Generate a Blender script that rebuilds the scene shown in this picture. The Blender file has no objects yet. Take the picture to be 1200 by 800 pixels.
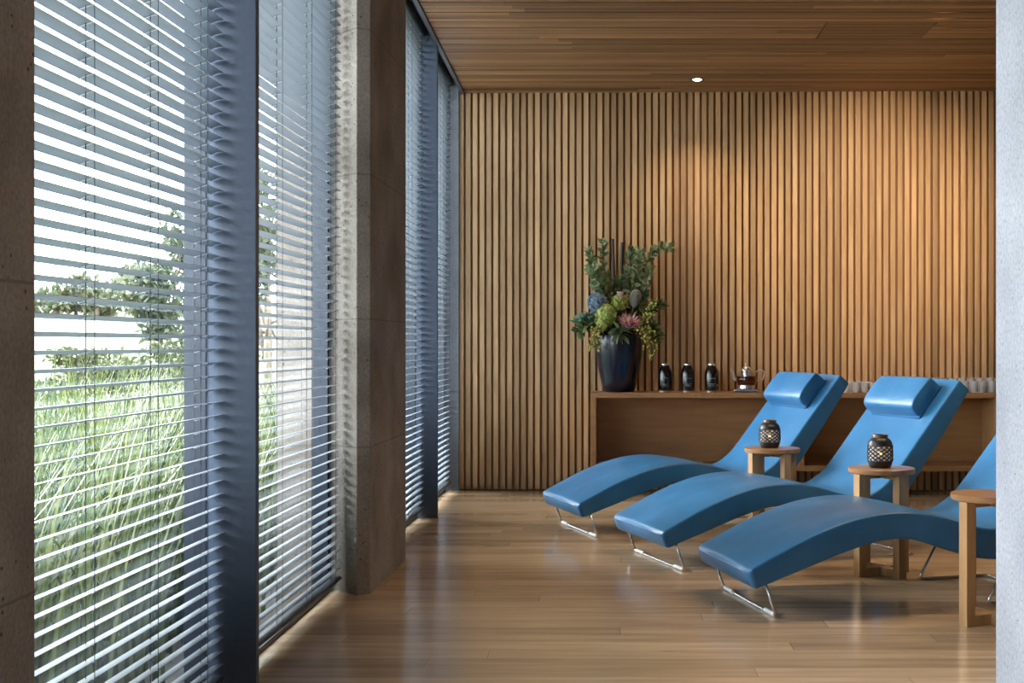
import bpy, math, random
from mathutils import Vector, Matrix
random.seed(7)
sc = bpy.context.scene
COL = sc.collection
PX, PY, FO, CAMH = 715.0, 403.0, 1500.0, 1.15
R = math.radians

# ------------------------------------------------------------------ helpers
def onfloor(px, py):
    z = FO*CAMH/(py-PY)
    return ((px-PX)/FO*z, z)

class MB:
    """collects shapes that become ONE mesh object"""
    def __init__(s): s.v=[]; s.f=[]; s.t=[]
    def add(s, vs, fs, tone=None):
        b=len(s.v); s.v += [tuple(v) for v in vs]
        tn = random.random() if tone is None else tone
        for f in fs: s.f.append(tuple(b+i for i in f)); s.t.append(tn)
        return s
    def box(s, x0,x1,y0,y1,z0,z1, tone=None, m=None):
        vs=[Vector(p) for p in ((x0,y0,z0),(x1,y0,z0),(x1,y1,z0),(x0,y1,z0),(x0,y0,z1),(x1,y0,z1),(x1,y1,z1),(x0,y1,z1))]
        if m: vs=[m@v for v in vs]
        return s.add(vs,[(0,3,2,1),(4,5,6,7),(0,1,5,4),(1,2,6,5),(2,3,7,6),(3,0,4,7)],tone)
    def prism(s, poly, z0, z1, tone=None):
        n=len(poly)
        a=sum(poly[i][0]*poly[(i+1)%n][1]-poly[(i+1)%n][0]*poly[i][1] for i in range(n))
        if a<0: poly=poly[::-1]
        vs=[(p[0],p[1],z0) for p in poly]+[(p[0],p[1],z1) for p in poly]
        fs=[tuple(range(n-1,-1,-1)),tuple(range(n,2*n))]+[(i,(i+1)%n,n+(i+1)%n,n+i) for i in range(n)]
        return s.add(vs,fs,tone)
    def loft(s, rings, cap=True, tone=None):
        n=len(rings[0]); vs=[p for r in rings for p in r]; fs=[]
        for i in range(len(rings)-1):
            for j in range(n):
                k=(j+1)%n
                fs.append((i*n+j,i*n+k,(i+1)*n+k,(i+1)*n+j))
        if cap: fs.append(tuple(range(n-1,-1,-1))); fs.append(tuple((len(rings)-1)*n+j for j in range(n)))
        return s.add(vs,fs,tone)
    def tube(s, pts, r, seg=8, tone=None, closed=False):
        pts=[Vector(p) for p in pts]; rings=[]; up=None
        rr = r if isinstance(r,(list,tuple)) else [r]*len(pts)
        for i,p in enumerate(pts):
            a=pts[max(i-1,0)]; b=pts[min(i+1,len(pts)-1)]
            d=(b-a)
            d = d.normalized() if d.length>1e-9 else Vector((0,0,1))
            if up is None:
                up = Vector((0,0,1)) if abs(d.z)<.9 else Vector((1,0,0))
            u=(up-d*up.dot(d))
            if u.length<1e-5: u=d.orthogonal()
            u.normalize(); up=u; w=d.cross(u)
            rings.append([p+(u*math.cos(2*math.pi*k/seg)+w*math.sin(2*math.pi*k/seg))*rr[i] for k in range(seg)])
        return s.loft(rings,True,tone)
    def lathe(s, prof, c=(0,0,0), seg=32, tone=None, capends=True):
        rings=[[(c[0]+r*math.cos(2*math.pi*k/seg),c[1]+r*math.sin(2*math.pi*k/seg),c[2]+z) for k in range(seg)] for r,z in prof]
        return s.loft(rings,capends,tone)
    def ball(s, c, rad, seg=10, rings=7, m=None, tone=None):
        rx,ry,rz = rad if isinstance(rad,(tuple,list)) else (rad,)*3
        rg=[]
        for i in range(rings+1):
            a=-math.pi/2+math.pi*i/rings; q=max(math.cos(a),.02)
            ring=[Vector((rx*q*math.cos(2*math.pi*k/seg),ry*q*math.sin(2*math.pi*k/seg),rz*math.sin(a))) for k in range(seg)]
            if m: ring=[m@p for p in ring]
            rg.append([p+Vector(c) for p in ring])
        return s.loft(rg,True,tone)
    def leaf(s, base, d, up, L, W, bend=.25, tone=None, rows=4):
        """a curved, pointed leaf"""
        d=Vector(d).normalized(); base=Vector(base)
        sd=d.cross(Vector(up))
        if sd.length<1e-4: sd=d.orthogonal()
        sd.normalize(); nn=sd.cross(d)
        L_=[];Rr=[];M=[]
        for i in range(rows+1):
            t=i/rows; w=W*.5*math.sin(math.pi*min(.04+t*.93,1))**.8
            c=base+d*L*t-nn*(bend*L*t*t)
            M.append(c-nn*w*.25); L_.append(c+sd*w); Rr.append(c-sd*w)
        vs=L_+M+Rr; n=rows+1; fs=[]
        for i in range(rows):
            fs.append((i,i+1,n+i+1,n+i)); fs.append((n+i,n+i+1,2*n+i+1,2*n+i))
        return s.add(vs,fs,tone)
    def build(s, name, mat, parent=None, smooth=False, bevel=0, loc=None, rotz=0, recalc=True, auto=None):
        me=bpy.data.meshes.new(name); me.from_pydata(s.v,[],s.f); me.update()
        at=me.attributes.new('tone','FLOAT','FACE'); at.data.foreach_set('value',s.t)
        if recalc:
            import bmesh
            bm=bmesh.new(); bm.from_mesh(me); bmesh.ops.recalc_face_normals(bm,faces=bm.faces); bm.to_mesh(me); bm.free()
        if smooth: me.polygons.foreach_set('use_smooth',[True]*len(me.polygons))
        if smooth and auto: 
            try: me.set_sharp_from_angle(angle=R(auto))
            except Exception: pass
        me.materials.append(mat)
        o=bpy.data.objects.new(name,me); COL.objects.link(o)
        if parent: o.parent=parent
        if loc: o.location=loc
        o.rotation_euler.z=rotz
        if bevel:
            b=o.modifiers.new('bevel','BEVEL'); b.width=bevel; b.segments=2; b.limit_method='ANGLE'; b.angle_limit=R(40)
        return o

def tag(o, label=None, cat=None, group=None, kind=None):
    if label: o['label']=label
    if cat: o['category']=cat
    if group: o['group']=group
    if kind: o['kind']=kind
    return o
def empty(name, loc=(0,0,0), rotz=0, **k):
    o=bpy.data.objects.new(name,None); COL.objects.link(o); o.location=loc; o.rotation_euler.z=rotz
    o.empty_display_size=.1
    tag(o,**k); return o
def struct(o,label=None,cat=None): return tag(o,label,cat,None,'structure')
def children(o): return [c for c in bpy.data.objects if c.parent==o]
def copy_tree(o,parent=None):
    kids=children(o)
    c=o.copy(); COL.objects.link(c)
    if parent: c.parent=parent
    for k in kids: copy_tree(k,c)
    return c

# ------------------------------------------------------------------ materials
def new(name):
    m=bpy.data.materials.new(name); m.use_nodes=True
    nt=m.node_tree; return m,nt,nt.nodes['Principled BSDF']
def N(nt,t,**k):
    n=nt.nodes.new(t)
    for a,b in k.items():
        if a in n.inputs: n.inputs[a].default_value=b
        else: setattr(n,a,b)
    return n
def noise_col(nt,vec,scale,lo,hi,detail=4,p0=.3,p1=.7):
    n=N(nt,'ShaderNodeTexNoise',Scale=scale,Detail=detail)
    if vec: nt.links.new(vec,n.inputs['Vector'])
    r=N(nt,'ShaderNodeValToRGB'); r.color_ramp.elements[0].position=p0; r.color_ramp.elements[1].position=p1
    r.color_ramp.elements[0].color=(*lo,1); r.color_ramp.elements[1].color=(*hi,1)
    nt.links.new(n.outputs['Fac'],r.inputs['Fac']); return r,n
def coords(nt,scale=(1,1,1)):
    t=N(nt,'ShaderNodeTexCoord'); m=N(nt,'ShaderNodeMapping'); m.inputs['Scale'].default_value=scale
    nt.links.new(t.outputs['Object'],m.inputs['Vector']); return m.outputs['Vector']
def mixc(nt,fac,a,b,mode='MIX'):
    n=N(nt,'ShaderNodeMix',data_type='RGBA',blend_type=mode)
    for s,v in ((0,fac),(6,a),(7,b)):
        if hasattr(v,'node') or hasattr(v,'is_output'): nt.links.new(v,n.inputs[s])
        elif s==0: n.inputs[0].default_value=v
        else: n.inputs[s].default_value=(*v,1)
    return n.outputs[2]
def bump(nt,b,h,strength=.2,dist=.01):
    n=N(nt,'ShaderNodeBump',Strength=strength,Distance=dist); nt.links.new(h,n.inputs['Height']); nt.links.new(n.outputs['Normal'],b.inputs['Normal'])
def plain(name,col,rough=.5,metal=0,var=.12,scale=30,spec=None,coat=0):
    m,nt,b=new(name); v=coords(nt)
    r,n=noise_col(nt,v,scale,[c*(1-var) for c in col],[min(1,c*(1+var)) for c in col])
    nt.links.new(r.outputs['Color'],b.inputs['Base Color'])
    b.inputs['Roughness'].default_value=rough; b.inputs['Metallic'].default_value=metal
    if spec is not None: b.inputs['Specular IOR Level'].default_value=spec
    if coat: b.inputs['Coat Weight'].default_value=coat; b.inputs['Coat Roughness'].default_value=.08
    return m
def wood(name,dark,light,grain=(1,1,1),rough=.45,tone=.35,spec=.4):
    """timber: grain noise stretched along the board, one tone per board"""
    m,nt,b=new(name); v=coords(nt,grain)
    r,n=noise_col(nt,v,4,dark,light,6,.28,.72)
    a=N(nt,'ShaderNodeAttribute',attribute_name='tone')
    mr=N(nt,'ShaderNodeMapRange'); mr.inputs['To Min'].default_value=1-tone; mr.inputs['To Max'].default_value=1+tone*.55
    nt.links.new(a.outputs['Fac'],mr.inputs['Value'])
    hs=N(nt,'ShaderNodeHueSaturation'); nt.links.new(r.outputs['Color'],hs.inputs['Color']); nt.links.new(mr.outputs['Result'],hs.inputs['Value'])
    nt.links.new(hs.outputs['Color'],b.inputs['Base Color'])
    b.inputs['Roughness'].default_value=rough; b.inputs['Specular IOR Level'].default_value=spec
    bump(nt,b,n.outputs['Fac'],.08,.002); return m
def concrete(name,lo,hi,pit=60,pitcol=(.06,.06,.06),rough=.75,pitd=.16,seams=()):
    m,nt,b=new(name); v=coords(nt)
    r,n=noise_col(nt,v,3.2,lo,hi,8,.3,.72)
    r2,n2=noise_col(nt,v,90,(.78,.78,.78),(1.12,1.12,1.12),3,.3,.7)
    c=mixc(nt,1.0,r.outputs['Color'],r2.outputs['Color'],'MULTIPLY')
    vo=N(nt,'ShaderNodeTexVoronoi',Scale=pit); nt.links.new(v,vo.inputs['Vector'])
    nz=N(nt,'ShaderNodeTexNoise',Scale=pit*.45,Detail=2); nt.links.new(v,nz.inputs['Vector'])
    mr=N(nt,'ShaderNodeMapRange'); mr.inputs['From Min'].default_value=pitd; mr.inputs['From Max'].default_value=pitd+.10
    mr.inputs['To Min'].default_value=1; mr.inputs['To Max'].default_value=0
    nt.links.new(vo.outputs['Distance'],mr.inputs['Value'])
    gt=N(nt,'ShaderNodeMath',operation='GREATER_THAN'); gt.inputs[1].default_value=.56; nt.links.new(nz.outputs['Fac'],gt.inputs[0])
    mu=N(nt,'ShaderNodeMath',operation='MULTIPLY'); nt.links.new(mr.outputs['Result'],mu.inputs[0]); nt.links.new(gt.outputs[0],mu.inputs[1])
    c2=mixc(nt,mu.outputs[0],c,pitcol)
    if seams:
        sx=N(nt,'ShaderNodeSeparateXYZ'); nt.links.new(v,sx.inputs[0])
        wob=N(nt,'ShaderNodeMath',operation='MULTIPLY_ADD'); wob.inputs[1].default_value=.008; nt.links.new(n.outputs['Fac'],wob.inputs[0]); nt.links.new(sx.outputs['Z'],wob.inputs[2])
        for q in seams:
            cm=N(nt,'ShaderNodeMath',operation='COMPARE'); cm.inputs[1].default_value=q; cm.inputs[2].default_value=.0035; nt.links.new(wob.outputs[0],cm.inputs[0])
            k2=N(nt,'ShaderNodeMath',operation='MULTIPLY'); k2.inputs[1].default_value=.38; nt.links.new(cm.outputs[0],k2.inputs[0])
            c2=mixc(nt,k2.outputs[0],c2,pitcol)
    nt.links.new(c2,b.inputs['Base Color']); b.inputs['Roughness'].default_value=rough; b.inputs['Specular IOR Level'].default_value=.25
    bump(nt,b,n2.outputs['Fac'],.12,.004); return m
def glassmat(name,tint=(1,1,1),ior=1.45,refl=1.0):
    """thin clear pane: transparent + fresnel reflection"""
    m=bpy.data.materials.new(name); m.use_nodes=True; nt=m.node_tree
    nt.nodes.remove(nt.nodes['Principled BSDF']); out=nt.nodes['Material Output']
    tr=N(nt,'ShaderNodeBsdfTransparent'); tr.inputs['Color'].default_value=(*tint,1)
    gl=N(nt,'ShaderNodeBsdfGlossy',Roughness=.02)
    lw=N(nt,'ShaderNodeLayerWeight',Blend=.5); pw=N(nt,'ShaderNodeMath',operation='POWER'); pw.inputs[1].default_value=5; mx=N(nt,'ShaderNodeMixShader')
    f0=((ior-1)/(ior+1))**2*refl
    k=N(nt,'ShaderNodeMath',operation='MULTIPLY_ADD'); k.inputs[1].default_value=.5*(1-f0); k.inputs[2].default_value=f0
    nt.links.new(lw.outputs['Facing'],pw.inputs[0]); nt.links.new(pw.outputs[0],k.inputs[0]); nt.links.new(k.outputs[0],mx.inputs[0])
    nt.links.new(tr.outputs[0],mx.inputs[1]); nt.links.new(gl.outputs[0],mx.inputs[2]); nt.links.new(mx.outputs[0],out.inputs['Surface'])
    return m
def leafmat(name,cols,trans=.35,rough=.5):
    m,nt,b=new(name); a=N(nt,'ShaderNodeAttribute',attribute_name='tone')
    r=N(nt,'ShaderNodeValToRGB'); e=r.color_ramp.elements
    e[0].color=(*cols[0],1); e[1].color=(*cols[-1],1)
    for i,c in enumerate(cols[1:-1]):
        x=e.new((i+1)/(len(cols)-1)); x.color=(*c,1)
    nt.links.new(a.outputs['Fac'],r.inputs['Fac']); nt.links.new(r.outputs['Color'],b.inputs['Base Color'])
    b.inputs['Roughness'].default_value=rough; b.inputs['Specular IOR Level'].default_value=.35
    tl=N(nt,'ShaderNodeBsdfTranslucent'); nt.links.new(r.outputs['Color'],tl.inputs['Color'])
    mx=N(nt,'ShaderNodeMixShader'); mx.inputs[0].default_value=trans
    nt.links.new(b.outputs[0],mx.inputs[1]); nt.links.new(tl.outputs[0],mx.inputs[2])
    nt.links.new(mx.outputs[0],nt.nodes['Material Output'].inputs['Surface']); return m
def emit(name,col,s):
    m=bpy.data.materials.new(name); m.use_nodes=True; nt=m.node_tree; b=nt.nodes['Principled BSDF']
    b.inputs['Base Color'].default_value=(*col,1); b.inputs['Emission Color'].default_value=(*col,1); b.inputs['Emission Strength'].default_value=s
    return m

M={}
M['batten']=wood('batten_timber',(.48,.29,.14),(.68,.46,.255),(6,6,.5),.5,.34)
M['backing']=wood('backing_timber',(.30,.125,.055),(.40,.18,.085),(4,4,.5),.6,.1)
M['ceil']=wood('ceiling_timber',(.24,.118,.047),(.375,.20,.085),(.5,8,8),.5,.48)
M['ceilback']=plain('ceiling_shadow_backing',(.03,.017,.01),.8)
M['bench']=wood('bench_timber',(.34,.175,.075),(.44,.24,.105),(.7,6,6),.42,.08)
M['table']=wood('table_oak',(.33,.185,.08),(.47,.285,.135),(6,6,.8),.4,.12)
M['tabletop']=wood('tabletop_oak',(.25,.125,.055),(.36,.19,.085),(1.2,7,7),.3,.1)
M['pillar']=concrete('pillar_concrete',(.18,.152,.13),(.34,.305,.275),38,(.05,.045,.04),.8,.10,(.68,1.27,1.935,2.6))
M['column']=concrete('column_concrete',(.170,.186,.222),(.238,.258,.300),85,(.07,.075,.08),.7,.14)
M['fin']=plain('fin_paint',(.052,.075,.125),.42,0,.10,60)
M['frame']=plain('window_frame_paint',(.02,.028,.046),.4,0,.1,30)
M['track']=plain('black_track',(.012,.013,.015),.45)
M['dark']=plain('shadow_gap_paint',(.02,.021,.024),.7)
M['channel']=plain('grey_channel',(.07,.072,.085),.5)
M['slat']=plain('slat_aluminium',(.15,.178,.212),.34,.0,.03,20,.5)
M['cord']=plain('blind_cord',(.03,.035,.045),.7)
M['rung']=plain('blind_ladder_tape',(.7,.74,.75),.5)
M['rail']=plain('blind_rail',(.05,.06,.075),.4)
M['pane']=glassmat('window_pane',(.97,.985,.98))
M['wallpaint']=plain('plaster',(.17,.14,.11),.8)
M['chrome']=plain('brushed_steel',(.62,.63,.65),.22,1.0,.05)
M['glide']=plain('clear_glide_sleeve',(.72,.74,.78),.35)
M['vase']=plain('glazed_vase',(.004,.007,.02),.2,0,.2,8,.5,.1)
M['bottle']=plain('dark_bottle',(.006,.006,.008),.16,0,.2,20,.6,.3)
M['silver']=plain('silver',(.75,.75,.76),.25,.9,.05)
M['white']=plain('white_print',(.62,.62,.62),.6)
M['print']=plain('faint_print',(.28,.28,.29),.6)
M['tea']=glassmat('dark_tea',(.42,.17,.08),1.33,.8)
M['clear']=glassmat('clear_glass',(.93,.95,.96),1.5,1.3)
def refr(name,col):
    m,nt,b=new(name); d=N(nt,'ShaderNodeBsdfDiffuse'); d.inputs[0].default_value=(.95,.95,.96,1); mx=N(nt,'ShaderNodeMixShader'); mx.inputs[0].default_value=.36
    nt.links.new(b.outputs[0],mx.inputs[1]); nt.links.new(d.outputs[0],mx.inputs[2]); nt.links.new(mx.outputs[0],nt.nodes['Material Output'].inputs['Surface'])
    b.inputs['Base Color'].default_value=(*col,1); b.inputs['Transmission Weight'].default_value=1; b.inputs['Roughness'].default_value=.02; b.inputs['IOR'].default_value=1.45
    return m
M['tumbler']=refr('tumbler_glass',(.97,.98,.98))
M['lantern']=plain('blackened_metal',(.035,.034,.038),.38,.6,.3,40)
M['rim']=plain('copper_brown_rim',(.11,.06,.035),.4,.5)
M['liner']=None
M['stick']=plain('black_stick',(.012,.009,.012),.4)
M['stem']=plain('stem',(.10,.14,.05),.6)
M['bark']=plain('bark',(.16,.13,.10),.9,0,.3,20)

def leather():
    m,nt,b=new('blue_leather'); v=coords(nt)
    r,n=noise_col(nt,v,5,(.018,.112,.255),(.031,.152,.33),4,.3,.7)
    nt.links.new(r.outputs['Color'],b.inputs['Base Color'])
    r2,n2=noise_col(nt,v,3,(.30,)*3,(.42,)*3)
    nt.links.new(r2.outputs['Color'],b.inputs['Roughness'])
    n3=N(nt,'ShaderNodeTexNoise',Scale=9,Detail=3); nt.links.new(v,n3.inputs['Vector'])
    bump(nt,b,n3.outputs['Fac'],.10,.012); b.inputs['Specular IOR Level'].default_value=.4
    return m
M['leather']=leather()
def liner():
    m=bpy.data.materials.new('frosted_liner'); m.use_nodes=True; nt=m.node_tree; b=nt.nodes['Principled BSDF']
    b.inputs['Base Color'].default_value=(.92,.91,.94,1); b.inputs['Roughness'].default_value=.5
    tr=N(nt,'ShaderNodeBsdfTransparent'); mx=N(nt,'ShaderNodeMixShader'); mx.inputs[0].default_value=.16
    nt.links.new(b.outputs[0],mx.inputs[1]); nt.links.new(tr.outputs[0],mx.inputs[2]); nt.links.new(mx.outputs[0],nt.nodes['Material Output'].inputs['Surface']); return m
M['liner']=liner()
def floor_mat():
    m,nt,b=new('floor_boards'); v=coords(nt)
    sx=N(nt,'ShaderNodeSeparateXYZ'); nt.links.new(v,sx.inputs[0])
    dv=N(nt,'ShaderNodeMath',operation='DIVIDE'); dv.inputs[1].default_value=.13; nt.links.new(sx.outputs['Y'],dv.inputs[0])
    fl_=N(nt,'ShaderNodeMath',operation='FLOOR'); nt.links.new(dv.outputs[0],fl_.inputs[0])
    wn=N(nt,'ShaderNodeTexWhiteNoise',noise_dimensions='1D'); nt.links.new(fl_.outputs[0],wn.inputs['W'])
    ma=N(nt,'ShaderNodeMath',operation='MULTIPLY_ADD'); ma.inputs[1].default_value=9.7; nt.links.new(wn.outputs['Value'],ma.inputs[0]); nt.links.new(sx.outputs['X'],ma.inputs[2])
    cx=N(nt,'ShaderNodeCombineXYZ'); nt.links.new(ma.outputs[0],cx.inputs['X']); nt.links.new(sx.outputs['Y'],cx.inputs['Y'])
    br=N(nt,'ShaderNodeTexBrick'); nt.links.new(cx.outputs[0],br.inputs['Vector'])
    br.offset=0; br.offset_frequency=2; br.squash=1
    for k,x in (('Scale',1),('Mortar Size',.0009),('Mortar Smooth',.1),('Bias',0),('Brick Width',2.3),('Row Height',.13)): br.inputs[k].default_value=x
    br.inputs['Color1'].default_value=(.0,.0,.0,1); br.inputs['Color2'].default_value=(1,1,1,1); br.inputs['Mortar'].default_value=(.4,.4,.4,1)
    mp=N(nt,'ShaderNodeMapping'); mp.inputs['Scale'].default_value=(.9,9,1); nt.links.new(v,mp.inputs['Vector'])
    r,n=noise_col(nt,mp.outputs['Vector'],2.2,(.36,.255,.16),(.54,.405,.275),7,.25,.75)
    r2=N(nt,'ShaderNodeValToRGB'); nt.links.new(br.outputs['Color'],r2.inputs['Fac'])
    r2.color_ramp.elements[0].color=(.70,.67,.63,1); r2.color_ramp.elements[1].color=(1.14,1.13,1.12,1)
    c=mixc(nt,1.0,r.outputs['Color'],r2.outputs['Color'],'MULTIPLY')
    # dark gum veins and knots
    mp2=N(nt,'ShaderNodeMapping'); mp2.inputs['Scale'].default_value=(1.6,16,1); nt.links.new(v,mp2.inputs['Vector'])
    n4=N(nt,'ShaderNodeTexNoise',Scale=1.7,Detail=3); nt.links.new(mp2.outputs['Vector'],n4.inputs['Vector'])
    k=N(nt,'ShaderNodeMapRange'); k.inputs['From Min'].default_value=.74; k.inputs['From Max'].default_value=.80; nt.links.new(n4.outputs['Fac'],k.inputs['Value'])
    c=mixc(nt,k.outputs['Result'],c,(.20,.12,.065))
    c2=mixc(nt,br.outputs['Fac'],c,(.20,.12,.07))
    nt.links.new(c2,b.inputs['Base Color'])
    r3,n3=noise_col(nt,v,2.5,(.15,)*3,(.22,)*3); nt.links.new(r3.outputs['Color'],b.inputs['Roughness'])
    b.inputs['Specular IOR Level'].default_value=.55
    bump(nt,b,n.outputs['Fac'],.05,.002); return m
M['floor']=floor_mat()

# ------------------------------------------------------------------ room shell
H_C=3.13
XR=6.2; YF=-3.6; YB=10.75
f=MB().box(-1.40,XR,YF,YB,-.15,0).build('floor',M['floor']); struct(f)
# back wall frame: origin at the left end of the batten face, u along the wall, v into the room
WO=Vector((-1.193,10.10,0)); WR=math.atan(-.02)
wu=Vector((math.cos(WR),math.sin(WR),0)); wv=Vector((math.sin(WR),-math.cos(WR),0))
def W(u,v,h=0): return WO+wu*u+wv*v+Vector((0,0,h))
def wall_uv(px,v):
    k=(px-PX)/FO   # X = k*Y
    b=WO+wv*v
    u=(k*b.y-b.x)/(wu.x-k*wu.y); return u
wb=MB().box(0,7.6,.032,.25,-.1,3.4).build('wall_back',M['backing'],loc=WO,rotz=WR); struct(wb)
bt=MB(); u=0; pitch=.0547
while u<7.5:
    bt.box(u,u+.0365,0,.033,.008,H_C+.03); u+=pitch
bt.build('batten_cladding',M['batten'],wb)
wr=MB().box(XR,XR+.2,YF,YB,-.1,3.5).build('wall_right',M['wallpaint']); struct(wr)
wf=MB().box(-1.7,XR+.2,YF-.2,YF,-.1,3.5).build('wall_front',M['wallpaint']); struct(wf)
# ceiling of narrow boards with an access hatch
def cedge(y): return -1.106-.0149*(y-7.54)
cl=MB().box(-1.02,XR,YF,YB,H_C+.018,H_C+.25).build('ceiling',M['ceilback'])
struct(cl)
bd=MB(); ht=MB(); y=YF; bp=.0745
hx0,hx1,hy0,hy1=1.337,2.013,7.84,8.31
while y<10.13:
    y1=y+bp-.010; zz=H_C+random.choice((0,0,.002))
    inh = y>=hy0-.02 and y1<=hy1+.03
    cuts=[cedge(y)]
    x=cedge(y)+random.uniform(.4,3.4)
    while x<XR-.4: cuts.append(x); x+=random.uniform(1.6,4.2)
    cuts.append(XR)
    for a,b in zip(cuts[:-1],cuts[1:]):
        segs=[(a,b)]
        if inh:
            segs=[]
            if a<hx0: segs.append((a,min(b,hx0-.004)))
            if b>hx1: segs.append((max(a,hx1+.004),b))
        for s0,s1 in segs: bd.box(s0,s1-.001,y,y1,zz,H_C+.03)
    if inh: ht.box(hx0+.004,hx1-.004,y,y1,H_C+.001,H_C+.03,random.uniform(0,.35))
    y+=bp
bd.build('ceiling_boards',M['ceil'],cl)
tag(ht.build('access_hatch',M['ceil'],cl),'access hatch panel of slightly darker ceiling boards')
# edge channel and dark blind recess along the window side
tr=MB().prism([(cedge(YF)-.003,YF),(cedge(10.1)-.003,10.1),(cedge(10.1)-.03,10.1),(cedge(YF)-.03,YF)],H_C-.012,H_C+.14)
struct(tr.build('trim_1',M['channel']))
rc=MB().box(-1.66,-1.0,YF,YB,3.245,3.5)
struct(rc.build('trim_2',M['dark']))
hd=MB().box(-1.66,-1.40,YF,10.0,3.22,3.25)
struct(hd.build('wall_left',M['dark']))

# ------------------------------------------------------------------ concrete pillars
def pillar(poly,name,label,mat,z1=3.245,z0=-.2):
    o=MB().prism(poly,z0,z1).build(name,M[mat],bevel=.004); struct(o,label,'pillar'); return o
pillar([(-1.10,2.45),(-1.60,2.45),(-1.60,1.3),(-1.10,1.3)],'concrete_pillar','near brown-grey concrete pillar cut off by the left edge','pillar')
pillar([(-1.105,5.897),(-1.160,5.858),(-1.272,5.975),(-1.56,5.975),(-1.56,6.82),(-1.088,6.82)],'concrete_pillar','concrete pillar in the middle of the window wall, splayed on one side','pillar')
pillar([(-1.19,10.07),(-1.30,10.09),(-1.60,10.09),(-1.60,10.70),(-1.19,10.70)],'concrete_pillar','pale concrete pier in the far corner beside the batten wall','column')
pillar([(-1.10,-.2),(-1.60,-.2),(-1.60,-3.58),(-1.10,-3.58)],'concrete_pillar','unseen concrete pillar at the rear of the window wall, lengthened to cut daylight','pillar')  # out of view; lengthened to narrow the rear glazing and darken camera-facing sides
# formwork seams on the two near pillars (thin recessed-looking dark joints)
# right foreground column
pillar([(1.0,3.32),(1.0,2.35),(1.6,2.35),(1.6,3.32)],'concrete_column','smooth pale blue-grey concrete column cut off by the right edge','column',z0=0,z1=H_C)
# ------------------------------------------------------------------ blue fins
def fin(y0,xin,n,label):
    o=MB().box(-1.335,xin,y0,y0+.037,0,3.245).build('trim_%d'%n,M['fin'],bevel=.002); struct(o,label,'fin panel')
fin(4.15,-1.148,3,'tall blue-grey fin panel between the two nearest blinds')
fin(8.477,-1.144,4,'tall blue-grey fin panel between the two far blinds')
# ------------------------------------------------------------------ windows: frame + pane
def window(n,y0,y1,label,xg=-1.345):
    w=empty('window_%d'%n,(xg,(y0+y1)/2,0)); struct(w,label,'window')
    fr=MB(); L=(y1-y0)/2
    fr.box(-.035,.035,-L,-L+.045,0,3.245); fr.box(-.035,.035,L-.045,L,0,3.245)
    fr.box(-.035,.035,-L+.045,L-.045,3.21,3.245)
    fr.build('frame',M['frame'],w)
    MB().box(-.035,.045,-L+.045,L-.045,0,.022).build('sill_track',M['track'],w)
    MB().box(-.004,.004,-L+.045,L-.045,.022,3.21).build('pane',M['pane'],w)
window(1,2.45,4.19,'glazed bay behind the nearest venetian blind')
window(2,4.19,5.975,'glazed bay behind the second venetian blind')
window(3,6.82,8.51,'glazed bay behind the third venetian blind',-1.325)
window(4,8.51,10.07,'glazed bay behind the farthest venetian blind',-1.335)
window(5,-.2,1.3,'glazed bay at the rear of the room')
# ------------------------------------------------------------------ venetian blinds
SP=.0425
def blind(y0,y1,xa,xb,cords,label,top=3.205):
    """slats run from (xa,y0) to (xb,y1)"""
    ang=math.atan2(xb-xa,y1-y0)
    w=empty('venetian_blind',(xa,y0,0),-ang,label=label,cat='blind',group='venetian blinds along the window wall')
    L=math.hypot(xb-xa,y1-y0)
    s=MB(); n=6; hw=.0208; tilt=.0050; sag=.0032; zs=[]
    z=.112
    while z<top-.03:
        zs.append(z); z+=SP
    for z in zs:
        pts=[]
        for i in range(n+1):
            t=-1+2*i/n
            pts.append((t*hw, z+tilt*t+sag*(1-t*t)-sag*.5))
        low=[(x,q-.0007) for x,q in pts[::-1]]
        ring=pts+low
        s.loft([[(x,.002,q) for x,q in ring],[(x,L-.002,q) for x,q in ring]],True,.5)
    so=s.build('slats',M['slat'],w,smooth=True,auto=50)
    MB().box(-.022,.022,.004,L-.004,.062,.076).build('bottom_rail',M['rail'],w,bevel=.003)
    MB().box(-.03,.03,.004,L-.004,top-.02,top+.03).build('head_rail',M['rail'],w,bevel=.003)
    for c in cords:
        c=c-y0
        if not(0.02<c<L-.02): continue
        k=MB()
        for dx,r_ in ((-.0218,.0007),(.0,.0012),(.0222,.0010)):
            k.tube([(dx,c,.07),(dx,c,top-.02)],r_,5)
        n0=len(k.f)
        for z in zs: k.tube([(-.0218,c+.006,z-.0085),(0,c+.002,z-.0025),(.0222,c-.004,z+.0022)],.0013,4)
        cd=k.build('ladder_cord',M['cord'],w,recalc=False); cd.data.materials.append(M['rung'])
        for p_ in list(cd.data.polygons)[n0:]: p_.material_index=1
    return w
blind(2.46,4.147,-1.304,-1.271,[2.73,3.15,3.57,3.985],'nearest and largest venetian blind, between the left-edge pillar and the first blue fin')
blind(4.19,5.925,-1.285,-1.264,[4.50,4.90,5.36,5.80],'second venetian blind, between the first blue fin and the middle concrete pillar')
blind(6.83,8.474,-1.252,-1.252,[7.15,7.55,7.95,8.35],'third venetian blind, between the middle concrete pillar and the far blue fin')
blind(8.517,10.06,-1.272,-1.272,[8.8,9.2,9.6,9.95],'farthest and narrowest-looking venetian blind, beside the far concrete pier')

# ------------------------------------------------------------------ sideboard hung on the batten wall
BT=.782; BV=.39
u0=wall_uv(692,BV); u1=u0+4.6
sb=empty('sideboard',W(u0,0,0),WR,label='long open timber sideboard fixed along the batten wall',cat='sideboard')
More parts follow.
